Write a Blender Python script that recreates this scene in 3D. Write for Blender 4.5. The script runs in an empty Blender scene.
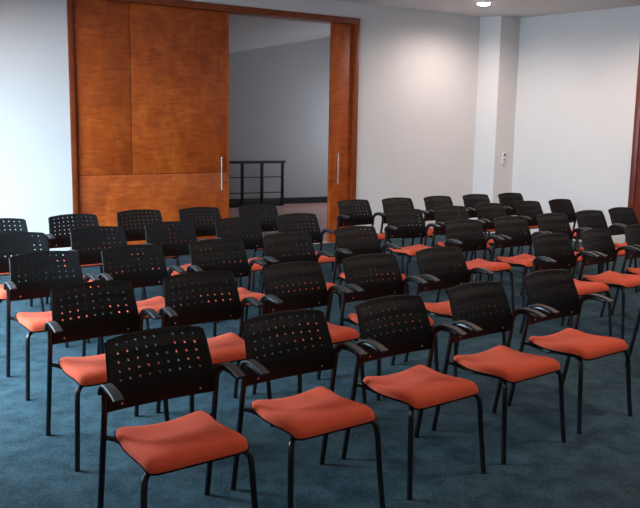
import bpy, bmesh, math, random
from math import sin, cos, pi, radians as R
from mathutils import Vector, Matrix

scn = bpy.context.scene
COL = scn.collection
random.seed(7)

# ------------------------------------------------------------------ camera
F_PX, CX, CY = 750.42, 324.06, 226.53
PITCH, ROLL, EYE = 0.13949, 0.01698, 1.705
cam_d = bpy.data.cameras.new('camera')
cam_d.sensor_fit = 'HORIZONTAL'; cam_d.sensor_width = 36.0
cam_d.lens = F_PX / 640 * 36
cam_d.shift_x = (320 - CX) / 640
cam_d.shift_y = (CY - 254) / 640
cam_d.clip_start = 0.05
cam = bpy.data.objects.new('camera', cam_d); COL.objects.link(cam)
r0, u0 = Vector((1, 0, 0)), Vector((0, sin(PITCH), cos(PITCH)))
rv = r0 * cos(ROLL) + u0 * sin(ROLL)
uv = u0 * cos(ROLL) - r0 * sin(ROLL)
bk = rv.cross(uv)
m = Matrix((rv, uv, bk)).transposed().to_4x4(); m.translation = (0, 0, EYE)
cam.matrix_world = m
scn.camera = cam

# ------------------------------------------------------------------ world, daylight, exposure
scn.view_settings.view_transform = 'Standard'
scn.view_settings.look = 'None'
scn.view_settings.gamma = 1.0
scn.view_settings.use_curve_mapping = False
scn.view_settings.exposure = 0.20
w = bpy.data.worlds.new('world'); scn.world = w; w.use_nodes = True
w.node_tree.nodes['Background'].inputs[0].default_value = (0.55, 0.75, 1.0, 1)
w.node_tree.nodes['Background'].inputs[1].default_value = 0.6

ANG = R(32.00)                                   # direction of the long back wall
ORG = Vector((-2.913, 8.627, 0))                 # outer left foot of the door frame
DV = Vector((cos(ANG), sin(ANG), 0)); OUT = Vector((-sin(ANG), cos(ANG), 0))
CEIL = 3.332
WIN_S = -2.45                                     # corner of back wall and window wall

def wall_pt(s, y, z=0): return ORG + DV * s + OUT * y + Vector((0, 0, z))

def area(name, loc, direction, sx, sy, power, color):
    d = bpy.data.lights.new(name, 'AREA'); d.shape = 'RECTANGLE'; d.size = sx; d.size_y = sy
    d.energy = power; d.color = color
    o = bpy.data.objects.new(name, d); COL.objects.link(o)
    o.location = loc; o.rotation_euler = Vector(direction).to_track_quat('-Z', 'Y').to_euler()
    return o
# daylight entering through the window in the left wall (outside the glass)
WIN_T0, WIN_T1, WIN_Z0, WIN_Z1 = 0.7, 4.6, 0.25, 2.25   # distance from the corner along the left wall
# (skylight falls in obliquely from above, so it reaches the floor near the window more than the far walls)
area('window_daylight', wall_pt(WIN_S - 1.25, -(WIN_T0 + WIN_T1) / 2 + .0, 2.35), DV + Vector((0, 0, -0.45)),
     WIN_T1 - WIN_T0 + .8, 1.6, 1300, (0.60, 0.82, 1.0))
# fill lamp lighting the hall from its right, behind an added window
HALL_DIR = Vector((cos(R(23.4)), sin(R(23.4)), 0)); HALL_N = Vector((-HALL_DIR.y, HALL_DIR.x, 0))
HALL_P = Vector((-0.010, 15.785, 0))
HW_A, HW_B0, HW_B1, HW_Z0, HW_Z1 = 1.0, 0.4, 2.0, 0.7, 2.5      # added hall window: place along the hall, distance range from the far wall, height
area('hall_fill_light', HALL_P + HALL_DIR * (HW_A + .2) - HALL_N * (HW_B0 + HW_B1) / 2 + Vector((0, 0, (HW_Z0 + HW_Z1) / 2)), -HALL_DIR,
     HW_B1 - HW_B0, HW_Z1 - HW_Z0, 40, (0.90, 0.95, 1.0))

# ------------------------------------------------------------------ materials
def mat(name):
    mm = bpy.data.materials.new(name); mm.use_nodes = True
    return mm, mm.node_tree.nodes, mm.node_tree.links, mm.node_tree.nodes['Principled BSDF']

def simple(name, col, rough=0.5, metal=0.0, noise=0.0, nscale=30, bump=0.0, bscale=200, spec=0.5, sheen=0.0):
    mm, N, L, b = mat(name)
    b.inputs['Roughness'].default_value = rough; b.inputs['Metallic'].default_value = metal
    b.inputs['Specular IOR Level'].default_value = spec
    if sheen:
        b.inputs['Sheen Weight'].default_value = sheen; b.inputs['Sheen Roughness'].default_value = 0.5
    tc = N.new('ShaderNodeTexCoord')
    n = N.new('ShaderNodeTexNoise'); n.inputs['Scale'].default_value = nscale; n.inputs['Detail'].default_value = 5
    L.new(tc.outputs['Object'], n.inputs['Vector'])
    cr = N.new('ShaderNodeValToRGB')
    cr.color_ramp.elements[0].position = 0.3; cr.color_ramp.elements[1].position = 0.7
    cr.color_ramp.elements[0].color = (*[c * (1 - noise) for c in col], 1)
    cr.color_ramp.elements[1].color = (*[min(1, c * (1 + noise)) for c in col], 1)
    L.new(n.outputs['Fac'], cr.inputs['Fac']); L.new(cr.outputs['Color'], b.inputs['Base Color'])
    if bump:
        n2 = N.new('ShaderNodeTexNoise'); n2.inputs['Scale'].default_value = bscale; n2.inputs['Detail'].default_value = 3
        L.new(tc.outputs['Object'], n2.inputs['Vector'])
        bp = N.new('ShaderNodeBump'); bp.inputs['Strength'].default_value = bump; bp.inputs['Distance'].default_value = 0.004
        L.new(n2.outputs['Fac'], bp.inputs['Height']); L.new(bp.outputs['Normal'], b.inputs['Normal'])
    return mm

def wood(name, dark, mid, light, scale=1.0, rough=0.38, seed=0.0):
    mm, N, L, b = mat(name)
    b.inputs['Roughness'].default_value = rough
    tc = N.new('ShaderNodeTexCoord'); mp = N.new('ShaderNodeMapping')
    mp.inputs['Scale'].default_value = (1.6 * scale, 1.6 * scale, 0.75 * scale); mp.inputs['Location'].default_value = (seed, seed, seed)
    L.new(tc.outputs['Object'], mp.inputs['Vector'])
    n1 = N.new('ShaderNodeTexNoise'); n1.inputs['Scale'].default_value = 2.4; n1.inputs['Detail'].default_value = 7
    n1.inputs['Distortion'].default_value = 1.2; n1.inputs['Roughness'].default_value = 0.6
    L.new(mp.outputs['Vector'], n1.inputs['Vector'])
    mp2 = N.new('ShaderNodeMapping'); mp2.inputs['Scale'].default_value = (3.0 * scale, 3.0 * scale, 14.0 * scale)
    L.new(tc.outputs['Object'], mp2.inputs['Vector'])
    n2 = N.new('ShaderNodeTexNoise'); n2.inputs['Scale'].default_value = 2.0; n2.inputs['Detail'].default_value = 6
    n2.inputs['Distortion'].default_value = 0.6
    L.new(mp2.outputs['Vector'], n2.inputs['Vector'])
    mx = N.new('ShaderNodeMix'); mx.data_type = 'FLOAT'; mx.inputs['Factor'].default_value = 0.42
    L.new(n1.outputs['Fac'], mx.inputs['A']); L.new(n2.outputs['Fac'], mx.inputs['B'])
    cr = N.new('ShaderNodeValToRGB')
    cr.color_ramp.elements[0].position = 0.34; cr.color_ramp.elements[0].color = (*dark, 1)
    cr.color_ramp.elements[1].position = 0.68; cr.color_ramp.elements[1].color = (*light, 1)
    e = cr.color_ramp.elements.new(0.5); e.color = (*mid, 1)
    L.new(mx.outputs['Result'], cr.inputs['Fac']); L.new(cr.outputs['Color'], b.inputs['Base Color'])
    return mm

def carpet_mat():
    mm, N, L, b = mat('carpet')
    b.inputs['Roughness'].default_value = 0.95; b.inputs['Specular IOR Level'].default_value = 0.15
    tc = N.new('ShaderNodeTexCoord')
    n1 = N.new('ShaderNodeTexNoise'); n1.inputs['Scale'].default_value = 7.5; n1.inputs['Detail'].default_value = 8; n1.inputs['Roughness'].default_value = 0.68
    n2 = N.new('ShaderNodeTexNoise'); n2.inputs['Scale'].default_value = 90; n2.inputs['Detail'].default_value = 3
    L.new(tc.outputs['Object'], n1.inputs['Vector']); L.new(tc.outputs['Object'], n2.inputs['Vector'])
    mx = N.new('ShaderNodeMix'); mx.data_type = 'FLOAT'; mx.inputs['Factor'].default_value = 0.45
    L.new(n1.outputs['Fac'], mx.inputs['A']); L.new(n2.outputs['Fac'], mx.inputs['B'])
    cr = N.new('ShaderNodeValToRGB')
    cr.color_ramp.elements[0].position = 0.38; cr.color_ramp.elements[0].color = (0.010, 0.026, 0.034, 1)
    cr.color_ramp.elements[1].position = 0.64; cr.color_ramp.elements[1].color = (0.045, 0.086, 0.106, 1)
    L.new(mx.outputs['Result'], cr.inputs['Fac']); L.new(cr.outputs['Color'], b.inputs['Base Color'])
    bp = N.new('ShaderNodeBump'); bp.inputs['Strength'].default_value = 0.5; bp.inputs['Distance'].default_value = 0.006
    n3 = N.new('ShaderNodeTexNoise'); n3.inputs['Scale'].default_value = 160
    L.new(tc.outputs['Object'], n3.inputs['Vector'])
    L.new(n3.outputs['Fac'], bp.inputs['Height']); L.new(bp.outputs['Normal'], b.inputs['Normal'])
    return mm

def emit(name, col, strength):
    mm, N, L, b = mat(name)
    b.inputs['Base Color'].default_value = (0.8, 0.8, 0.8, 1)
    b.inputs['Emission Color'].default_value = (*col, 1); b.inputs['Emission Strength'].default_value = strength
    return mm

def glass_mat():
    mm, N, L, b = mat('window_glass')
    t = N.new('ShaderNodeBsdfTransparent'); g = N.new('ShaderNodeBsdfGlossy'); g.inputs['Roughness'].default_value = 0.02
    x = N.new('ShaderNodeMixShader'); x.inputs[0].default_value = 0.07
    L.new(t.outputs[0], x.inputs[1]); L.new(g.outputs[0], x.inputs[2])
    L.new(x.outputs[0], N['Material Output'].inputs['Surface'])
    return mm

M = dict(
    wall=simple('wall_paint', (0.72, 0.70, 0.68), 0.85, noise=0.015, nscale=2, bump=0.05, bscale=60, spec=0.2),
    ceil=simple('ceiling_paint', (0.76, 0.70, 0.68), 0.9, noise=0.015, nscale=2, spec=0.2),
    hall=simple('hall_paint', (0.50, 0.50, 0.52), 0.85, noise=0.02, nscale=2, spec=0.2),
    hfloor=simple('hall_floor', (0.58, 0.33, 0.29), 0.35, noise=0.08, nscale=4),
    carpet=carpet_mat(),
    wood=wood('cherry_veneer', (0.26, 0.042, 0.005), (0.43, 0.077, 0.009), (0.60, 0.135, 0.018)),
    frame=wood('frame_wood', (0.17, 0.030, 0.006), (0.25, 0.047, 0.009), (0.34, 0.072, 0.014), 1.6, seed=3.0),
    redwood=wood('dark_red_wood', (0.10, 0.014, 0.006), (0.14, 0.020, 0.008), (0.19, 0.030, 0.011), 1.3, seed=8.0),
    steel=simple('brushed_steel', (0.42, 0.39, 0.36), 0.45, metal=0.9, noise=0.04, nscale=60),
    plastic=simple('black_plastic', (0.0045, 0.0052, 0.0055), 0.52, noise=0.15, nscale=120, bump=0.12, bscale=500, spec=0.17),
    pad=simple('arm_pad_plastic', (0.020, 0.019, 0.019), 0.55, noise=0.1, nscale=120),
    tube=simple('black_steel_tube', (0.007, 0.007, 0.008), 0.35, noise=0.1, nscale=80),
    fabric=simple('orange_fabric', (0.51, 0.078, 0.036), 0.9, noise=0.08, nscale=140, bump=0.25, bscale=420, spec=0.12, sheen=0.03),
    screw=simple('screw_steel', (0.55, 0.53, 0.50), 0.3, metal=0.8, noise=0.03, nscale=200),
    rail=simple('black_rail_paint', (0.003, 0.003, 0.0035), 0.6, noise=0.1, nscale=30),
    base=simple('dark_skirting', (0.018, 0.017, 0.018), 0.5, noise=0.1, nscale=10),
    white=simple('white_plastic', (0.78, 0.76, 0.73), 0.4, noise=0.01, nscale=40),
    grey=simple('grey_plastic', (0.12, 0.11, 0.10), 0.5, noise=0.05, nscale=80),
    alum=simple('white_aluminium', (0.7, 0.72, 0.74), 0.4, noise=0.01, nscale=30),
    lens=emit('lamp_lens', (1.0, 0.88, 0.93), 22.0),
    lens_off=simple('unlit_lamp_lens', (0.30, 0.27, 0.27), 0.4, noise=0.02, nscale=60),
    glass=glass_mat(),
)

# ------------------------------------------------------------------ mesh helpers
def add_box(bm, x0, x1, y0, y1, z0, z1, bev=0.0):
    v = [bm.verts.new(p) for p in ((x0, y0, z0), (x1, y0, z0), (x1, y1, z0), (x0, y1, z0), (x0, y0, z1), (x1, y0, z1), (x1, y1, z1), (x0, y1, z1))]
    fs = [bm.faces.new([v[i] for i in q]) for q in ((3, 2, 1, 0), (4, 5, 6, 7), (0, 1, 5, 4), (1, 2, 6, 5), (2, 3, 7, 6), (3, 0, 4, 7))]
    if bev:
        es = set(e for f in fs for e in f.edges)
        bmesh.ops.bevel(bm, geom=list(es), offset=bev, segments=2, affect='EDGES', profile=0.5)

def add_prism(bm, pts, z0, z1):
    a = [bm.verts.new((p[0], p[1], z0)) for p in pts]; b = [bm.verts.new((p[0], p[1], z1)) for p in pts]
    n = len(pts)
    bm.faces.new(a[::-1]); bm.faces.new(b)
    for i in range(n): bm.faces.new((a[i], a[(i + 1) % n], b[(i + 1) % n], b[i]))

def catmull(pts, sub=6):
    P = [Vector(p) for p in pts]; P = [2 * P[0] - P[1]] + P + [2 * P[-1] - P[-2]]
    out = []
    for i in range(1, len(P) - 2):
        for k in range(sub):
            t = k / sub; a, b, c, d = P[i - 1], P[i], P[i + 1], P[i + 2]
            out.append(0.5 * ((2 * b) + (c - a) * t + (2 * a - 5 * b + 4 * c - d) * t * t + (3 * b - a - 3 * c + d) * t ** 3))
    out.append(P[-2]); return out

def add_sweep(bm, path, prof, side):
    """sweep a closed profile [(a,b)] along path; side is the fixed direction of axis a."""
    rings = []; n = len(prof); side = Vector(side).normalized()
    for i, p in enumerate(path):
        t = (path[min(i + 1, len(path) - 1)] - path[max(i - 1, 0)]).normalized()
        a = (side - t * side.dot(t)).normalized(); b = t.cross(a)
        rings.append([bm.verts.new(p + a * q[0] + b * q[1]) for q in prof])
    for r1, r2 in zip(rings, rings[1:]):
        for k in range(n): bm.faces.new((r1[k], r1[(k + 1) % n], r2[(k + 1) % n], r2[k]))
    bm.faces.new(rings[0][::-1]); bm.faces.new(rings[-1])

def circle(r, n=10): return [(r * cos(2 * pi * k / n), r * sin(2 * pi * k / n)) for k in range(n)]

def add_cyl(bm, p, q, r, n=14, r2=None):
    p, q = Vector(p), Vector(q); d = (q - p).normalized()
    s = Vector((1, 0, 0)) if abs(d.x) < 0.9 else Vector((0, 1, 0))
    a = (s - d * s.dot(d)).normalized(); b = d.cross(a); r2 = r if r2 is None else r2
    A = [bm.verts.new(p + a * r * cos(2 * pi * k / n) + b * r * sin(2 * pi * k / n)) for k in range(n)]
    B = [bm.verts.new(q + a * r2 * cos(2 * pi * k / n) + b * r2 * sin(2 * pi * k / n)) for k in range(n)]
    for k in range(n): bm.faces.new((A[k], A[(k + 1) % n], B[(k + 1) % n], B[k]))
    bm.faces.new(A[::-1]); bm.faces.new(B)

def finish(name, bm, material, parent=None, smooth=35, rot=None, loc=None):
    bmesh.ops.recalc_face_normals(bm, faces=bm.faces)
    me = bpy.data.meshes.new(name); bm.to_mesh(me); bm.free()
    if smooth:
        for p in me.polygons: p.use_smooth = True
        me.set_sharp_from_angle(angle=R(smooth))
    me.materials.append(material)
    o = bpy.data.objects.new(name, me); COL.objects.link(o)
    if parent is not None: o.parent = parent
    if rot is not None: o.rotation_euler = (0, 0, rot)
    if loc is not None: o.location = loc
    return o

def tag(o, label=None, cat=None, group=None, kind=None):
    if label: o['label'] = label
    if cat: o['category'] = cat
    if group: o['group'] = group
    if kind: o['kind'] = kind
    return o

def struct(name, bm, material, label, cat, **k):
    return tag(finish(name, bm, material, **k), label, cat, kind='structure')

def empty(name, loc, rz=0.0):
    o = bpy.data.objects.new(name, None); COL.objects.link(o); o.empty_display_size = 0.2
    o.location = loc; o.rotation_euler = (0, 0, rz); return o

# ------------------------------------------------------------------ room shell
# corner points (plan)
P_BL = wall_pt(WIN_S, 0)
P_BR = Vector((2.363, 11.905, 0)); P_K = Vector((2.630, 11.695, 0)); P_K2 = Vector((2.981, 11.941, 0))
RDIR = (Vector((4.237, 10.516, 0)) - P_K2).normalized()
P_FL = wall_pt(WIN_S, -9.0)
FT = 13.5
P_FR = P_K2 + RDIR * FT
t_w = 0.18
S_BR = (P_BR - ORG).dot(DV)

bm = bmesh.new(); add_prism(bm, [P_FL - DV * .3 - OUT * .3, P_FR + DV * .4 - OUT * .3, P_K2 + DV * .6 + OUT * .05, wall_pt(S_BR, 0.0), wall_pt(WIN_S - .2, 0.0)], -0.12, 0.0)
struct('floor', bm, M['carpet'], 'blue grey mottled carpet under the rows of chairs', 'floor', smooth=0)
bm = bmesh.new(); add_prism(bm, [P_FL - DV * .3 - OUT * .3, P_FR + DV * .4 - OUT * .3, P_K2 + DV * .6 + OUT * .17, wall_pt(S_BR + .2, 0.17), wall_pt(WIN_S - .2, 0.17)], CEIL, CEIL + 0.12)
struct('ceiling', bm, M['ceil'], 'pale flat ceiling with round recessed lamps', 'ceiling', smooth=0)

SO, SE, HD = 0.0, 3.953, 3.117      # opening of the door frame in the back wall
bm = bmesh.new()
add_box(bm, WIN_S - t_w, SO, 0, t_w, 0, CEIL); add_box(bm, SE, S_BR + 0.05, 0, t_w, 0, CEIL); add_box(bm, SO, SE, 0, t_w, HD, CEIL)
struct('wall_back', bm, M['wall'], 'long white wall around the big wooden sliding doors', 'wall', smooth=0, rot=ANG, loc=ORG)
# corner column standing out of the corner
bm = bmesh.new(); add_prism(bm, [P_BR, P_K, P_K2, P_K2 + OUT * .3 + DV * .1, P_BR + OUT * .3], 0, CEIL)
struct('trim_1', bm, M['wall'], 'white square column in the corner of the two white walls', 'column', smooth=0)
bm = bmesh.new(); nr = Vector((-RDIR.y, RDIR.x, 0))
add_prism(bm, [P_K2 - RDIR * .02, P_FR, P_FR + nr * t_w, P_K2 + nr * t_w], 0, CEIL)
struct('wall_right', bm, M['wall'], 'white wall running from the corner column to the dark red door', 'wall', smooth=0)
bm = bmesh.new(); add_prism(bm, [P_FL, P_FL - OUT * t_w, P_FR + DV * .1 - OUT * t_w, P_FR + DV * .1], 0, CEIL)
struct('wall_front', bm, M['wall'], 'white wall behind the viewer', 'wall', smooth=0)
# window wall, local frame: x along DV, y along OUT
bm = bmesh.new(); X0, X1 = WIN_S - t_w, WIN_S
add_box(bm, X0, X1, -WIN_T0, 0, 0, CEIL); add_box(bm, X0, X1, -9.0, -WIN_T1, 0, CEIL)
add_box(bm, X0, X1, -WIN_T1, -WIN_T0, 0, WIN_Z0); add_box(bm, X0, X1, -WIN_T1, -WIN_T0, WIN_Z1, CEIL)
struct('wall_left', bm, M['wall'], 'white wall with the wide daylight window', 'wall', smooth=0, rot=ANG, loc=ORG)
bm = bmesh.new(); fx0, fx1 = WIN_S - 0.13, WIN_S - 0.07
for a, b_ in ((WIN_Z0, WIN_Z0 + .06), (WIN_Z1 - .06, WIN_Z1)): add_box(bm, fx0, fx1, -WIN_T1, -WIN_T0, a, b_)
nmul = 4
for k in range(nmul + 1):
    yc = -WIN_T0 - .03 - (WIN_T1 - WIN_T0 - .06) * k / nmul
    add_box(bm, fx0, fx1, yc - .03, yc + .03, WIN_Z0, WIN_Z1)
win = struct('window_1', bm, M['alum'], 'wide window in the left wall with slim pale frame', 'window', smooth=0, rot=ANG, loc=ORG)
bm = bmesh.new(); add_box(bm, WIN_S - .103, WIN_S - .097, -WIN_T1, -WIN_T0, WIN_Z0, WIN_Z1)
finish('window_pane', bm, M['glass'], win, smooth=0)

# ------------------------------------------------------------------ sliding doors in the back wall (local: x along wall, -y into the room)
bm = bmesh.new()
add_box(bm, 0.0, 0.058, -0.02, 0.20, 0, HD, 0.004)
add_box(bm, SE - 0.066, SE, -0.02, 0.20, 0, HD, 0.004)
add_box(bm, 0.0, SE, -0.022, 0.20, 3.040, HD + 0.004, 0.004)
struct('trim_2', bm, M['frame'], 'dark reddish wooden frame around the sliding doors', 'door frame', rot=ANG, loc=ORG)

def handle(parent, s, yf, z0, z1):
    bm = bmesh.new()
    add_cyl(bm, (s, yf - .05, z0), (s, yf - .05, z1), .009)
    for z in (z0 + .05, z1 - .05): add_cyl(bm, (s, yf - .05, z), (s, yf, z), .008)
    h = finish('door_handle', bm, M['steel'], parent); h['label'] = 'tall brushed steel bar handle'

# left leaf: one core with three veneer panels divided by fine grooves
YF = 0.03; DT = 0.065
bm = bmesh.new(); add_box(bm, 0.06, 1.990, YF + .012, YF + DT, 0.004, 3.04)
d1 = struct('door_1', bm, M['frame'], 'wide orange brown veneered sliding door leaf beside the opening', 'door', rot=ANG, loc=ORG)
for a, b_, z0, z1 in ((0.062, 0.716, 1.035, 3.035), (0.724, 1.958, 1.035, 3.035), (0.062, 1.958, 0.006, 1.027)):
    bm = bmesh.new(); add_box(bm, a, b_, YF, YF + .014, z0, z1, .003); finish('door_panel', bm, M['wood'], d1)
bm = bmesh.new(); add_box(bm, 1.960, 1.992, YF - .002, YF + DT, 0.004, 3.036, .003); finish('edge_strip', bm, M['wood'], d1)
handle(d1, 1.866, YF, 0.807, 1.23)
# right leaf, pushed almost into the wall
bm = bmesh.new(); add_box(bm, 3.543, SE - .06, YF + .012, YF + DT, 0.004, 3.04)
d2 = struct('door_2', bm, M['wood'], 'narrow visible part of the second wooden sliding leaf, mostly pushed aside', 'door', rot=ANG, loc=ORG)
bm = bmesh.new(); add_box(bm, 3.559, SE - .062, YF, YF + .014, 0.006, 3.035, .003); finish('door_panel', bm, M['wood'], d2)
bm = bmesh.new(); add_box(bm, 3.541, 3.557, YF - .002, YF + DT + .002, 0.004, 3.036, .003); finish('edge_strip', bm, M['wood'], d2)
handle(d2, 3.640, YF, 0.832, 1.267)

# dark red door in the right wall
RANG = math.atan2(RDIR.y, RDIR.x); s3 = (Vector((4.282, 10.490, 0)) - P_K2).dot(RDIR)
bm = bmesh.new()
add_box(bm, s3, s3 + .08, -.03, .02, 0, 3.10, .004); add_box(bm, s3 + 1.9, s3 + 1.98, -.03, .02, 0, 3.10, .004); add_box(bm, s3, s3 + 1.98, -.03, .02, 3.02, 3.10, .004)
d3 = struct('door_3', bm, M['redwood'], 'dark red wooden door at the far end of the white wall', 'door', rot=RANG, loc=P_K2)
for a, b_ in ((s3 + .08, s3 + .985), (s3 + .995, s3 + 1.9)):
    bm = bmesh.new(); add_box(bm, a, b_, -.016, .01, 0.005, 3.02, .003); finish('door_panel', bm, M['redwood'], d3)

# ------------------------------------------------------------------ hall behind the doors
def hall_pt(a, b, z=0): return HALL_P + HALL_DIR * a - HALL_N * b + Vector((0, 0, z))
bm = bmesh.new(); add_prism(bm, [wall_pt(-3, 0), wall_pt(SE + 3.2, 0), hall_pt(5.4, 0), hall_pt(-6, 0)], -0.12, 0.0)
struct('floor_hall', bm, M['hfloor'], 'brownish polished floor of the hall beyond the doors', 'floor', smooth=0)
bm = bmesh.new(); add_prism(bm, [hall_pt(5.4, 0), hall_pt(5.4, -.15), hall_pt(-6, -.15), hall_pt(-6, 0)], 0, 4.4)
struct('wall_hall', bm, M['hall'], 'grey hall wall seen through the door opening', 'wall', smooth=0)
bm = bmesh.new(); add_prism(bm, [hall_pt(5.4, 0.015), hall_pt(5.4, -.01), hall_pt(-6, -.01), hall_pt(-6, .015)], 0, 0.125)
struct('baseboard_hall', bm, M['base'], 'dark baseboard along the hall wall', 'baseboard', smooth=0)
# hall ceiling, sinking towards its far left corner
slope = (3.395 - 2.985) / 2.006
def far_z(a): return max(2.5, min(3.9, 3.395 + a * slope))
bm = bmesh.new(); nu, nv = 24, 8; grid = {}
for lvl in (0, 1):
    for i in range(nu + 1):
        for j in range(nv + 1):
            t, q = i / nu, j / nv
            near = wall_pt(-2.9 + 10.1 * t, t_w - .01, 3.42); far = hall_pt(-6 + 11.4 * t, -.08, far_z(-6 + 11.4 * t))
            p = near.lerp(far, q); p.z += .12 * lvl
            grid[lvl, i, j] = bm.verts.new(p)
for lvl in (0, 1):
    for i in range(nu):
        for j in range(nv):
            f_ = [grid[lvl, i, j], grid[lvl, i + 1, j], grid[lvl, i + 1, j + 1], grid[lvl, i, j + 1]]
            bm.faces.new(f_ if lvl else f_[::-1])
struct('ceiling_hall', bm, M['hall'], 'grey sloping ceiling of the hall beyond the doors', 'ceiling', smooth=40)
bm = bmesh.new(); add_prism(bm, [wall_pt(-2.6, t_w), hall_pt(-5.2, 0), hall_pt(-5.35, 0), wall_pt(-2.75, t_w)], 0, 3.6)
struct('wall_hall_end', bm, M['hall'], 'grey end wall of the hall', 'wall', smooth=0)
hang = math.atan2(HALL_DIR.y, HALL_DIR.x)
bm = bmesh.new(); ha = HW_A
add_box(bm, ha, ha + .15, -HW_B0, 0, 0, 4.3); add_box(bm, ha, ha + .15, -4.2, -HW_B1, 0, 4.3)
add_box(bm, ha, ha + .15, -HW_B1, -HW_B0, 0, HW_Z0); add_box(bm, ha, ha + .15, -HW_B1, -HW_B0, HW_Z1, 4.3)
struct('wall_hall_side', bm, M['hall'], 'unseen grey hall wall set to hold the added window', 'wall', smooth=0, rot=hang, loc=HALL_P)
bm = bmesh.new()
for z0, z1 in ((HW_Z0, HW_Z0 + .05), (HW_Z1 - .05, HW_Z1)): add_box(bm, ha + .05, ha + .10, -HW_B1, -HW_B0, z0, z1)
for k in range(3):
    yc = -HW_B0 - .025 - (HW_B1 - HW_B0 - .05) * k / 2
    add_box(bm, ha + .05, ha + .10, yc - .025, yc + .025, HW_Z0, HW_Z1)
win2 = struct('window_hall_added', bm, M['alum'], 'unseen hall window added around the fill lamp, slim pale frame', 'window', smooth=0, rot=hang, loc=HALL_P)
bm = bmesh.new(); add_box(bm, ha + .072, ha + .078, -HW_B1, -HW_B0, HW_Z0, HW_Z1); finish('window_pane', bm, M['glass'], win2, smooth=0)
# wall above the room's back wall on the hall side
bm = bmesh.new(); add_box(bm, -3, SE + 3.2, t_w - .02, t_w + .02, HD + .02, 4.4)
struct('wall_hall_upper', bm, M['hall'], 'grey hall wall above the door frame', 'wall', smooth=0, rot=ANG, loc=ORG)

# railing in the hall
RA = Vector((-0.855, 15.10, 0)); RB = Vector((-1.865, 14.55, 0)); rd = (RA - RB).normalized(); rlen = 2.6
rail = tag(empty('handrail', RA, math.atan2(rd.y, rd.x)), 'black metal railing standing in the hall beyond the door opening', 'railing')
bm = bmesh.new(); add_box(bm, -rlen, .06, -.028, .028, .855, .910, .008); finish('top_rail', bm, M['rail'], rail)
for z in (.585, .275):
    bm = bmesh.new(); add_cyl(bm, (-rlen, 0, z), (0, 0, z), .010); finish('cross_rail', bm, M['rail'], rail)
for x in (0.0, -.45, -.87, -1.3, -1.75, -2.2, -2.58):
    bm = bmesh.new(); add_box(bm, x - .028, x + .028, -.02, .02, 0.0, .86, .004); finish('post', bm, M['rail'], rail)
bm = bmesh.new(); add_box(bm, -rlen, -.02, -.012, .012, 0.0, .15, .003); finish('kick_plate', bm, M['rail'], rail)

# ------------------------------------------------------------------ small fittings
ka = math.atan2(P_K2.y - P_K.y, P_K2.x - P_K.x)
sw = tag(empty('thermostat', Vector((2.795, 11.8085, 1.09)), ka), 'small white wall control with dark display on the corner column', 'wall control')
bm = bmesh.new(); add_box(bm, -.04, .04, -.022, 0.0, 0.0, .175, .006); finish('body', bm, M['white'], sw)
bm = bmesh.new(); add_box(bm, -.025, .025, -.028, -.02, .125, .16, .003); finish('display', bm, M['grey'], sw)
bm = bmesh.new(); add_box(bm, -.032, .012, -.034, -.02, .060, .074, .003); finish('ledge', bm, M['grey'], sw)

def downlight(x, y, power, label, lit=True, col=(1.0, 0.78, 0.67), r=.088, group='recessed ceiling lamps'):
    e = tag(empty('downlight', (x, y, CEIL)), label, 'ceiling lamp', group)
    bm = bmesh.new(); n = 28
    rr = [(r, -.001), (r + .004, -.010), (r + .022, -.006), (r + .024, 0.0), (r, .0)]
    rings = [[bm.verts.new((a * cos(2 * pi * k / n), a * sin(2 * pi * k / n), z)) for k in range(n)] for a, z in rr]
    for i in range(len(rr)):
        A, B = rings[i], rings[(i + 1) % len(rr)]
        for k in range(n): bm.faces.new((A[k], A[(k + 1) % n], B[(k + 1) % n], B[k]))
    finish('trim_ring', bm, M['white'], e)
    bm = bmesh.new(); add_cyl(bm, (0, 0, -.028), (0, 0, -.002), r * .80, 28, r * .98)
    finish('lamp_lens', bm, M['lens'] if lit else M['lens_off'], e)
    if power:
        d = bpy.data.lights.new('downlight_beam', 'SPOT'); d.energy = power; d.color = col
        d.spot_size = R(168); d.spot_blend = 0.75; d.shadow_soft_size = .07
        o = bpy.data.objects.new('downlight_beam', d); COL.objects.link(o); o.parent = e; o.location = (0, 0, -.05)
    return e
downlight(2.12, 10.53, 118, 'lit round ceiling lamp near the corner column', col=(1.0, .84, .78))
downlight(2.686, 9.86, 0, 'unlit round ceiling lamp at the upper edge of the picture', lit=False)
wl = wall_pt(-1.0, -1.3)  # unseen lamp added as warm fill for the left wall
for x, y, p in ((wl.x, wl.y, 45), (3.66, 9.21, 112), (5.0, 7.7, 125), (0.3, 2.4, 50), (2.3, 3.9, 85), (1.3, 6.2, 60), (3.4, 6.3, 85), (4.3, 4.2, 85)):  # those beside the right wall are likewise added, to brighten it
    downlight(x, y, p, 'lit round ceiling lamp out of the picture, added as fill where near a wall')

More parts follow.
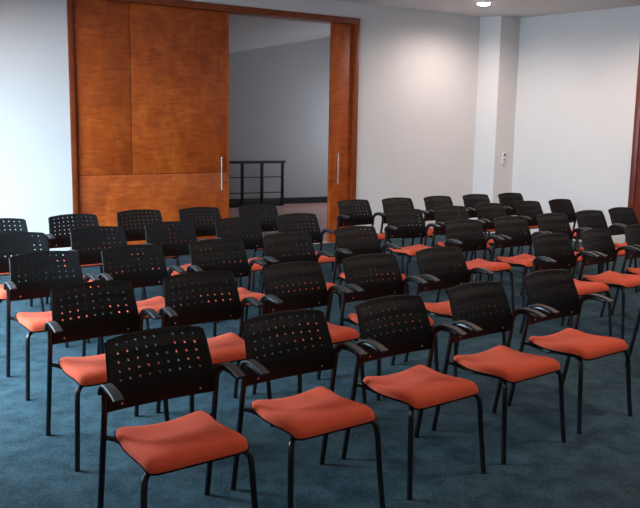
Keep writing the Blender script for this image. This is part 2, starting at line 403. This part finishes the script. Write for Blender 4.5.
# ------------------------------------------------------------------ chair
def lerp_tab(tab, z):
    for (z0, a), (z1, b) in zip(tab, tab[1:]):
        if z <= z1:
            t = max(0, (z - z0) / (z1 - z0)); t = t * t * (3 - 2 * t) * .35 + t * .65
            return a + (b - a) * t
    return tab[-1][1]
YT = [(.534, -.186), (.575, -.181), (.615, -.182), (.66, -.196), (.74, -.229), (.80, -.262), (.86, -.293)]
def shell_pt(u, v, off=0.0):
    """u -1..1 across, v 0 bottom .. 1 top ; the shell bows back in the middle and its top edge is arched"""
    z = .534 + v * (.800 - .534) + (.014 * (1 - u * u)) * max(0, v - .25) / .75 - .006 * (1 - u * u) * (1 - v)
    hw = .236 - .021 * v
    bow = .028 * (1 - u * u)
    def yy(zz): return lerp_tab(YT, zz) - bow
    slope = (yy(z + .01) - yy(z - .01)) / .02
    nrm = Vector((-(2 * .028 * u) / hw * 1.0, 1.0, -slope)).normalized()   # front-facing normal
    p = Vector((u * hw, yy(z), z))
    return p + nrm * off

def backrest_bm():
    bm = bmesh.new(); TH = .0040
    NC = 9
    ue = [-1, -.87] + [-.87 + 1.74 * k / NC for k in range(1, NC)] + [.87, 1]     # 9 hole columns
    ve = [0, .05, .2, .375] + [.375 + .12 * k for k in range(1, 5)] + [.975, 1]     # 5 hole rows
    cache = {}
    def V(u, v, side):
        k = (round(u, 4), round(v, 4), side)
        if k not in cache:
            cu, cv = u, v
            if abs(abs(u) - 1) < 1e-6 and abs(v - 1) < 1e-6: cu, cv = u * .975, .975
            cache[k] = bm.verts.new(shell_pt(cu, cv, TH * side))
        return cache[k]
    def ring(u0, u1, v0, v1, side):
        o = []
        c = [(u0, v0), (u1, v0), (u1, v1), (u0, v1)]
        for i in range(4):
            a, b = c[i], c[(i + 1) % 4]
            for t in (0, 1 / 3, 2 / 3): o.append(V(a[0] + (b[0] - a[0]) * t, a[1] + (b[1] - a[1]) * t, side))
        return o
    for i in range(len(ue) - 1):
        for j in range(len(ve) - 1):
            u0, u1, v0, v1 = ue[i], ue[i + 1], ve[j], ve[j + 1]
            hole = 1 <= i <= NC and 3 <= j <= 7
            F, B = ring(u0, u1, v0, v1, 1), ring(u0, u1, v0, v1, -1)
            if not hole:
                bm.faces.new(F); bm.faces.new(B[::-1]); continue
            cu, cv = (u0 + u1) / 2, (v0 + v1) / 2; ru, rvv = .0050 / .226, .0050 / .266
            hF, hB = [], []
            for k in range(12):
                an = R(225) + 2 * pi * k / 12
                uu, vv = cu + ru * cos(an), cv + rvv * sin(an)
                hF.append(bm.verts.new(shell_pt(uu, vv, TH))); hB.append(bm.verts.new(shell_pt(uu, vv, -TH)))
            for k in range(12):
                q = (k + 1) % 12
                bm.faces.new((F[k], F[q], hF[q], hF[k])); bm.faces.new((B[q], B[k], hB[k], hB[q]))
                bm.faces.new((hF[k], hF[q], hB[q], hB[k]))
    # rounded rim
    bound = []
    for i in range(len(ue) - 1):
        for t in (0, 1 / 3, 2 / 3): bound.append((ue[i] + (ue[i + 1] - ue[i]) * t, 0))
    for j in range(len(ve) - 1):
        for t in (0, 1 / 3, 2 / 3): bound.append((1, ve[j] + (ve[j + 1] - ve[j]) * t))
    for i in range(len(ue) - 1, 0, -1):
        for t in (0, 1 / 3, 2 / 3): bound.append((ue[i] + (ue[i - 1] - ue[i]) * t, 1))
    for j in range(len(ve) - 1, 0, -1):
        for t in (0, 1 / 3, 2 / 3): bound.append((-1, ve[j] + (ve[j - 1] - ve[j]) * t))
    n = len(bound); mid = []
    ctr = shell_pt(0, .5)
    for (u, v) in bound:
        p = (V(u, v, 1).co + V(u, v, -1).co) / 2
        d = Vector((u if abs(u) > .999 else 0, 0, 1 if v > .999 else (-1 if v < .001 else 0)))
        if v > .999: d.y = -.35
        mid.append(bm.verts.new(p + d.normalized() * .0045))
    for k in range(n):
        q = (k + 1) % n; a, b = bound[k], bound[q]
        bm.faces.new((V(*a, 1), V(*b, 1), mid[q], mid[k])); bm.faces.new((mid[k], mid[q], V(*b, -1), V(*a, -1)))
    return bm

SEAT_Y0, SEAT_Y1 = -.228, .202
def seat_base(x, y):
    t = (y - SEAT_Y0) / (SEAT_Y1 - SEAT_Y0)
    tab = [(0, .432), (.12, .421), (.35, .411), (.6, .421), (.78, .431), (.9, .432), (1.0, .417)]
    z = lerp_tab(tab, t)
    g = max(0, 1 - t / .75); g = g * g * (3 - 2 * g)
    return z - .030 * (1 - min(1, (x / .2)) ** 2) * g
def seat_bm(grow, top, under, n=18):
    bm = bmesh.new(); G = {}
    def sq(u, v):
        k = (abs(u) ** 11 + abs(v) ** 11) ** (1 / 11); mx = max(abs(u), abs(v))
        return (u, v) if k < 1e-9 else (u * mx / k, v * mx / k)
    for s in (0, 1):
        for i in range(n + 1):
            for j in range(n + 1):
                u, v = sin(pi / 2 * (2 * i / n - 1)), sin(pi / 2 * (2 * j / n - 1))
                r = max(abs(u), abs(v)); a, b = sq(u, v)
                y = (SEAT_Y0 + SEAT_Y1) / 2 + b * ((SEAT_Y1 - SEAT_Y0) / 2 + grow)
                hw = .204 + .012 * (b + 1) / 2 + grow
                x = a * hw
                z0 = seat_base(x, y)
                if s == 0: z = z0 + top * (max(0, 1 - r ** 14)) ** .5
                else: z = z0 - under * (max(0, 1 - r ** 6)) ** .5
                if s == 1 and r > .999: G[(1, i, j)] = G[(0, i, j)]
                else: G[(s, i, j)] = bm.verts.new((x, y, z))
    for s in (0, 1):
        for i in range(n):
            for j in range(n):
                q = [G[(s, i, j)], G[(s, i + 1, j)], G[(s, i + 1, j + 1)], G[(s, i, j + 1)]]
                try: bm.faces.new(q if s == 0 else q[::-1])
                except ValueError: pass
    return bm

def make_chair():
    root = empty('conference_chair', (0, 0, 0))
    b = finish('backrest', backrest_bm(), M['plastic'], root, smooth=40)
    for sx in (-1, 1):
        bm = bmesh.new(); p = shell_pt(sx * .74, .085, .003); q = shell_pt(sx * .74, .085, .0065)
        add_cyl(bm, p, q, .0052, 10); sc = finish('screw', bm, M['screw'], b); sc['label'] = 'bright round screw head'
    finish('seat_cushion', seat_bm(0, .034, .006), M['fabric'], root, smooth=60)
    bm = seat_bm(.005, -.003, .024); finish('seat_shell', bm, M['plastic'], root, smooth=50)
    # frame under the seat: side rails, cross bars and rear brackets
    bm = bmesh.new(); c = circle(.0105, 8)
    for sx in (-1, 1):
        add_sweep(bm, catmull([(sx * .238, -.212, .416), (sx * .200, -.19, .404), (sx * .155, -.13, .380), (sx * .150, .05, .396), (sx * .156, .11, .402)], 4), c, (0, 0, 1))
    add_cyl(bm, (-.153, -.10, .372), (.153, -.10, .372), .010, 10); add_cyl(bm, (-.153, .09, .394), (.153, .09, .394), .010, 10)
    finish('seat_frame', bm, M['tube'], root)
    c = circle(.0130, 10)
    for sx in (1, -1):
        bm = bmesh.new()
        add_sweep(bm, catmull([(sx * .156, .105, .402), (sx * .190, .146, .402), (sx * .213, .170, .388), (sx * .222, .182, .345), (sx * .231, .195, .17), (sx * .241, .211, .001)], 6), c, (1, 0, 0))
        o = finish('leg', bm, M['tube'], root)
    for sx in (1, -1):
        bm = bmesh.new()
        add_sweep(bm, catmull([(sx * .247, -.293, .001), (sx * .2465, -.250, .22), (sx * .2455, -.214, .42), (sx * .2445, -.193, .54), (sx * .246, -.186, .60), (sx * .248, -.168, .632), (sx * .252, -.124, .651), (sx * .255, -.07, .653), (sx * .256, -.02, .647)], 5), c, (1, 0, 0))
        o = finish('leg', bm, M['tube'], root)
    for sx in (1, -1):
        bm = bmesh.new()
        path = catmull([(sx * .252, -.188, .612), (sx * .254, -.167, .645), (sx * .256, -.122, .667), (sx * .257, -.07, .670), (sx * .257, -.02, .664), (sx * .257, .028, .652)], 5)
        hw, ht = .021, .006
        prof = [(-hw, -ht * .5), (-hw * .85, -ht), (hw * .85, -ht), (hw, -ht * .5), (hw, ht * .3), (hw * .8, ht), (hw * .15, ht), (0, ht * .55), (-hw * .15, ht), (-hw * .8, ht), (-hw, ht * .3)]
        add_sweep(bm, path, prof, (1, 0, 0))
        finish('armrest', bm, M['pad'], root)
    return root

ROWS = dict(
 A=[(-0.559, 2.858, 3.73), (-0.035, 3.185, 3.729), (0.489, 3.534, 3.749), (1.003, 3.911, 3.76), (1.521, 4.305, 3.751), (2.561, 5.11, 3.724)],
 B=[(-1.102, 3.757, 3.748), (-0.589, 4.077, 3.697), (-0.051, 4.43, 3.766), (0.447, 4.76, 3.698), (0.972, 5.109, 3.733), (2.0, 5.891, 3.7), (2.492, 6.208, 3.799), (3.003, 6.565, 3.724)],
 C=[(-1.698, 4.662, 3.745), (-1.194, 4.974, 3.76), (-0.657, 5.301, 3.73), (-0.15, 5.693, 3.741), (0.415, 6.126, 3.768), (1.42, 6.704, 3.696), (1.935, 7.019, 3.687), (2.432, 7.325, 3.689), (2.934, 7.661, 3.699), (3.408, 8.005, 3.722)],
 D=[(-2.219, 5.46, 3.724), (-1.704, 5.846, 3.744), (-1.2, 6.22, 3.719), (-0.657, 6.576, 3.715), (-0.132, 6.956, 3.692), (0.938, 7.501, 3.602), (1.482, 7.86, 3.653), (2.001, 8.216, 3.718), (2.518, 8.536, 3.743), (3.003, 8.839, 3.788)],
 E=[(-2.681, 6.237, 3.724), (-2.164, 6.623, 3.743), (-1.665, 7.039, 3.73), (-1.128, 7.345, 3.735), (-0.593, 7.718, 3.639), (0.47, 8.359, 3.723), (0.992, 8.661, 3.685), (1.526, 8.969, 3.717), (2.054, 9.291, 3.702), (2.561, 9.552, 3.723)])
ROWNAME = dict(A='front row', B='second row', C='middle row', D='fourth row', E='back row by the doors')
ORD = ['first', 'second', 'third', 'fourth', 'fifth']
proto = make_chair()
kids = [(k, list(k.children)) for k in proto.children]
first = True
for rk, row in ROWS.items():
    for i, (x, y, a) in enumerate(row):
        if first: o = proto; first = False
        else:
            o = proto.copy(); COL.objects.link(o)
            for k, subs in kids:
                c = k.copy(); COL.objects.link(c); c.parent = o
                for s_ in subs:
                    d = s_.copy(); COL.objects.link(d); d.parent = c
        o.location = (x, y, 0); o.rotation_euler = (0, 0, a)
        if i < 5: lab = 'black perforated armchair, orange seat, %s of left block, %s from the aisle' % (ROWNAME[rk], ORD[4 - i])
        else: lab = 'black perforated armchair, orange seat, %s beyond the aisle, %s from the aisle' % (ROWNAME[rk], ORD[i - 5])
        if rk == 'E': lab = lab.replace('back row by the doors', 'back row')
        tag(o, lab, 'chair', 'perforated armchairs with orange seats in rows')
